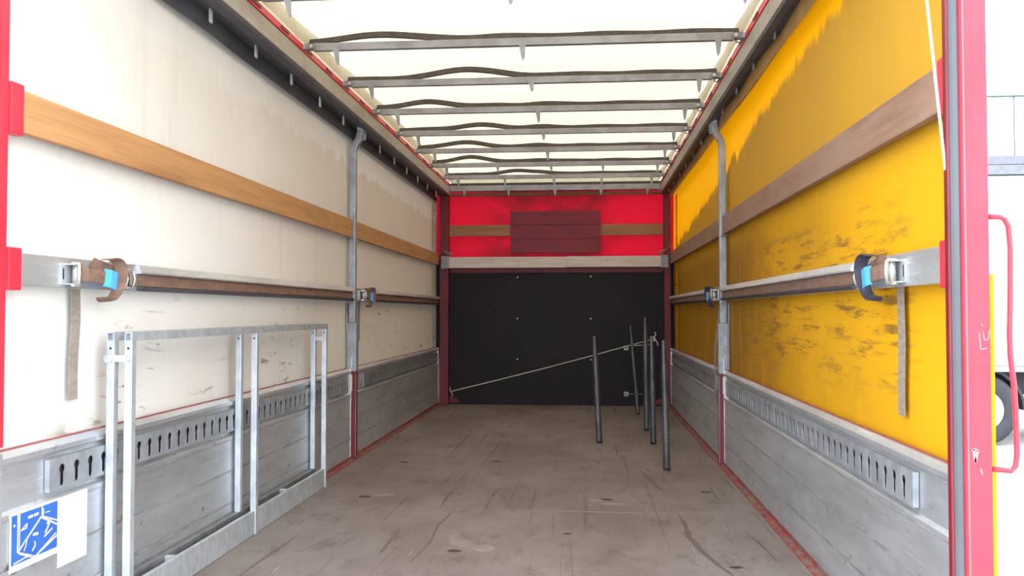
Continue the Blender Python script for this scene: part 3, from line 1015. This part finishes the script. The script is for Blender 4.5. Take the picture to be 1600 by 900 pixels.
MB().tube([A_.lerp(B_, k / 12) + Vector((0, 0, -.012 * math.sin(math.pi * k / 12))) for k in range(13)], .0065, 7).build('line', 'cord_grey', t)
MB().tube([A_ + Vector((-.012, .01, .05)), A_, A_ + Vector((.02, .0, -.03)), A_ + Vector((.01, .01, -.06))], .006, 6).build('knot_end', 'cord_grey', t)
kn = MB()
kn.tube([B_ + Vector((.018 * math.cos(a * .8), .008 * math.sin(a * 2.2), .022 * math.sin(a * .8))) for a in range(9)], .008, 6)
kn.tube([B_ + Vector((.02, 0, 0)), B_ + Vector((.045, 0, -.04)), B_ + Vector((.05, .0, -.075))], .005, 6)
kn.tube([B_, B_ + Vector((.03, 0, .05)), B_ + Vector((.015, 0, .075))], .005, 6)
kn.build('knot', 'rope_white', t)
MB().cyl((B_.x, Y_FRONT + .001, B_.z), (B_.x, Y_FRONT - .05, B_.z), .008, 8).build('wall_eye', 'galv_dark', t)

# ------------------------------------------------------------------ roof bows
def roof_bow(y, teeth, label, seed):
    t = thing('roof_bow', (0, y, 2.365), label, 'roof bow', 'roof bows')
    xl, xr = XL + .115, XR - .095
    b = MB()
    b.prism([(y - .016, 2.365), (y + .016, 2.365), (y + .016, 2.398), (y + .009, 2.405), (y - .009, 2.405), (y - .016, 2.398)], 0, xl + .06, xr - .06)
    b.build('bar', 'bow_steel', t)
    for s, xe in ((-1, xl), (1, xr)):
        m = MB()
        m.prism([(y - .020, 2.372), (y + .020, 2.372), (y + .014, 2.402), (y - .014, 2.402)], 0, xe + s * .002, xe - s * .075)
        e = m.build('end_fitting', 'galv_dark', t, bevel=.002)
        MB().cyl((xe - s * .05, y - .024, 2.387), (xe - s * .05, y - .018, 2.387), .009, 8).build('bolt', 'galv', e)
        if s > 0:
            # little slack cable loop
            MB().tube([(xe - .055, y - .012, 2.372), (xe - .050, y - .03, 2.345), (xe - .03, y - .07, 2.335), (xe - .008, y - .11, 2.36), (xe - .002, y - .14, 2.39)], .0028, 6).build('slack_cable', 'rail_dark', t)
    # webbing sewn to the roof, bulging over the bar
    rnd = random.Random(seed)
    amp = [rnd.uniform(.006, .022) for _ in range(3)]
    big, bc = rnd.uniform(.03, .05), rnd.uniform(-.75, -.25)
    pts = []
    n = 48
    for k in range(n + 1):
        x = xl + .03 + (xr - xl - .06) * k / n
        u = k / n
        z = 2.414 + big * math.exp(-((x - bc) / .22) ** 2) + amp[0] * math.exp(-((x + .05) / .15) ** 2) * (.5 + .5 * math.sin(x * 9 + seed)) \
            + .0025 * math.sin(x * 14 + seed * 2) + .002
        if x < bc - .5:
            z = min(z, 2.416)
        pts.append((x, y + .012, z))
    MB().ribbon(pts, (0, .026, .036), .009).build('webbing', 'webbing_dark', t)
    m = MB()
    for k, x in enumerate(teeth):
        L = .085 if abs(x) > .8 else (.058 if seed % 2 else .085)
        tooth(x, y - .019, 2.385, L + .02, 'hook', t, .012 if x < -.5 else (.004 if x < .5 else -.004))
    return t


T3, T5 = (-.955, .015, 1.00), (-.97, -.485, .015, .50, 1.00)
ORD = ['nearest the open end, at the top edge of the view', 'second from the open end, with bulging dark webbing', 'third from the open end',
       'fourth from the open end', 'fifth from the open end', 'third from the far header beam', 'second from the far header beam', 'right before the far header beam']
for k in range(8):
    roof_bow(3.64 + .733 * k, T5 if k > 5 else T3, 'grey roof bow with hooks, ' + ORD[k], k + 3)

# ------------------------------------------------------------------ galvanised rack against the left dropside
t = thing('metal_rack', (-1.19, 3.8, 0), 'galvanised square-tube rack frame standing against the left dropside', 'rack')
xi, xo, h = -1.166, -1.2275, .013
y0, y1 = 2.745, 4.88
for xc, zb in ((xi, 0), (xo, .012)):
    tb = MB()
    # hollow square top rail, open towards the camera
    for a in ((-h, h, .909, .912), (-h, h, .935, .938), (-h, -h + .003, .912, .935), (h - .003, h, .912, .935)):
        tb.box(xc + a[0], xc + a[1], y0 - .014, y1 + .014, a[2], a[3])
    tb.box(xc - h + .003, xc + h - .003, y0 + .012, y0 + .014, .912, .935)
    tb.build('top_rail', 'galv', t)
for xc, ys, zb in ((xi, (y0, 3.83, y1), 0), (xo, (y0, 3.80, y1 - .01), .105)):
    for y in ys:
        z0 = zb if y > 3 or xc == xi else .105
        u = MB().box(xc - h, xc + h, y - .014, y + .014, z0, .909).build('upright', 'galv', t, bevel=.002)
        MB().cyl((xc, y - .0145, .885), (xc, y - .0138, .885), .0042, 8).build('bolt_hole', 'dark_hole', u)
for y in (y0, y1):
    lk = MB().box(xo + h, xi - h, y - .012, y + .006, .840, .862).build('link', 'galv', t, bevel=.002)
    m = MB().cyl((xo - .004, y - .026, .851), (xo - .004, y - .014, .851), .0135, 14)
    m.build('rivet_head', 'galv', lk)
    MB().cyl((xi - .002, y - .020, .851), (xi - .002, y - .014, .851), .010, 6).build('nut', 'galv', lk)
kp = MB().box(xi - h + .004, xi + h - .004, y0 + .014, y1 - .014, .002, .108).build('kick_plate', 'galv', t, bevel=.002)
MB().box(xo - h, xo + h, y0, y1, .085, .108).build('bottom_rail', 'galv_dark', t, bevel=.002)
for y in (3.1, 4.3):
    MB().box(xo + h, xi - h, y - .012, y + .012, .086, .106).build('cross_tie', 'galv', t, bevel=.002)
MB().cyl((xi + .0132, y1 - .004, .055), (xi + .0142, y1 - .004, .055), .004, 8).build('bolt_hole', 'dark_hole', t)

# ------------------------------------------------------------------ poles on the floor
POLES = [((.437, 6.69), (.400, 6.72), .815, .0235, 'dark steel pole standing alone, leftmost of the pole group'),
         ((.842, 8.55), (.775, 8.60), .86, .020, 'thin dark leaning pole farthest back by the bulkhead'),
         ((.845, 7.40), (.838, 7.42), .95, .023, 'tallest dark steel pole in the tight pair'),
         ((.845, 6.66), (.835, 6.68), .815, .0225, 'shorter front pole of the tight pair with worn shaft'),
         ((.845, 5.58), (.830, 5.60), .82, .0215, 'nearest dark steel pole, rightmost of the pole group')]
for (bx, by), (tx, ty), hh, r, lab in POLES:
    t = thing('steel_pole', (bx, by, 0), lab, 'pole', 'steel poles standing on the floor')
    B, T = Vector((bx, by, 0)), Vector((tx, ty, hh))
    P = lambda u: B.lerp(T, u)
    MB().tube([P(0), P(.03), P(.5), P(.72), P(.98), P(1)], [r, r * 1.02, r, r * .95, r * .58, r * .5], 14).build('shaft', 'pole_steel', t)
    for u in (.02, .24, .27, .45, .62):
        rr = r * (1.09 if u < .5 else 1.04)
        MB().tube([P(u), P(u + .008)], rr, 14).build('ring', 'pole_steel', t)
    MB().tube([P(.995), P(1.004)], r * .40, 10).build('tip', 'galv_dark', t)

# ------------------------------------------------------------------ outside on the right: trailer and building
Yt = 13.5
t = thing('parked_trailer', (9.0, Yt, -1.0), 'white box trailer parked outside to the right', 'trailer')
MB().box(3.8, 14.5, Yt, Yt + 2.5, .30, 3.05).build('box_body', 'trailer_white', t, bevel=.02)
MB().box(3.78, 14.52, Yt - .03, Yt + 2.53, 3.06, 3.20).build('roof_rail', 'trailer_grey', t, bevel=.01)
MB().box(3.8, 14.5, Yt - .04, Yt + 2.5, .20, .30).build('sill_rail', 'trailer_white', t, bevel=.01)
MB().box(3.8, 14.5, Yt - .05, Yt + 2.5, .11, .19).build('lower_rail', 'trailer_white', t, bevel=.01)
MB().box(3.9, 14.4, Yt + .25, Yt + 2.2, -.25, .10).build('chassis', 'chassis', t)
for xw in (4.95, 6.25):
    n, R_ = 32, .535
    c = Vector((xw, Yt + .02, -1.0 + R_))
    prof = [(.30, .0), (.33, -.02), (.44, -.035), (.50, -.02), (.533, .03), (.535, .25), (.50, .29), (.30, .28)]
    m = MB()
    m.grid(lambda u, v: (c.x + prof[min(7, int(round(v * 7)))][0] * math.cos(2 * math.pi * u), c.y + prof[min(7, int(round(v * 7)))][1],
                         c.z + prof[min(7, int(round(v * 7)))][0] * math.sin(2 * math.pi * u)), n, 7)
    w = m.build('tyre', 'tyre', t)
    prof2 = [(.30, .0), (.29, .03), (.27, .07), (.19, .06), (.15, .02), (.10, .0), (.0, .0)]
    m = MB()
    m.grid(lambda u, v: (c.x + prof2[int(round(v * 6))][0] * math.cos(2 * math.pi * u), c.y + prof2[int(round(v * 6))][1] - .012,
                         c.z + prof2[int(round(v * 6))][0] * math.sin(2 * math.pi * u)), n, 6)
    rm = m.build('rim', 'wheel_rim', w)
    mg = MB()
    mg.prism([(c.x + .64 * math.cos(math.pi * k / 12), c.z + .64 * math.sin(math.pi * k / 12)) for k in range(13)] +
             [(c.x + .60 * math.cos(math.pi * k / 12), c.z + .60 * math.sin(math.pi * k / 12)) for k in range(12, -1, -1)], 1, Yt + .05, Yt + .35)
    mg.build('mudguard', 'tyre', t)
    for k in range(10):
        a = 2 * math.pi * k / 10
        p = c + Vector((.165 * math.cos(a), -.0, .165 * math.sin(a)))
        w2 = MB().cyl(p + Vector((0, .035, 0)), p + Vector((0, -.015, 0)), .016, 6).build('wheel_nut', 'galv_dark', t)

Yb = 22.0
t = thing('building', (14, Yb, -1.0), 'pale panelled hall building behind the parked trailer', 'building')
x = 6.0
while x < 24:
    MB().box(x + .01, x + 1.19, Yb, Yb + .2, -1.0, 6.28).build('wall_panel', 'house_panel', t)
    x += 1.2
MB().box(5.9, 24.1, Yb + .05, Yb + 4, -1.0, 6.2).build('hall_core', 'house_edge', t)
MB().box(5.9, 24.1, Yb - .06, Yb + 4.1, 6.285, 6.37).build('parapet', 'house_edge', t)
MB().box(5.9, 24.1, Yb - .10, Yb, 4.60, 4.80).build('gutter', 'trailer_grey', t)
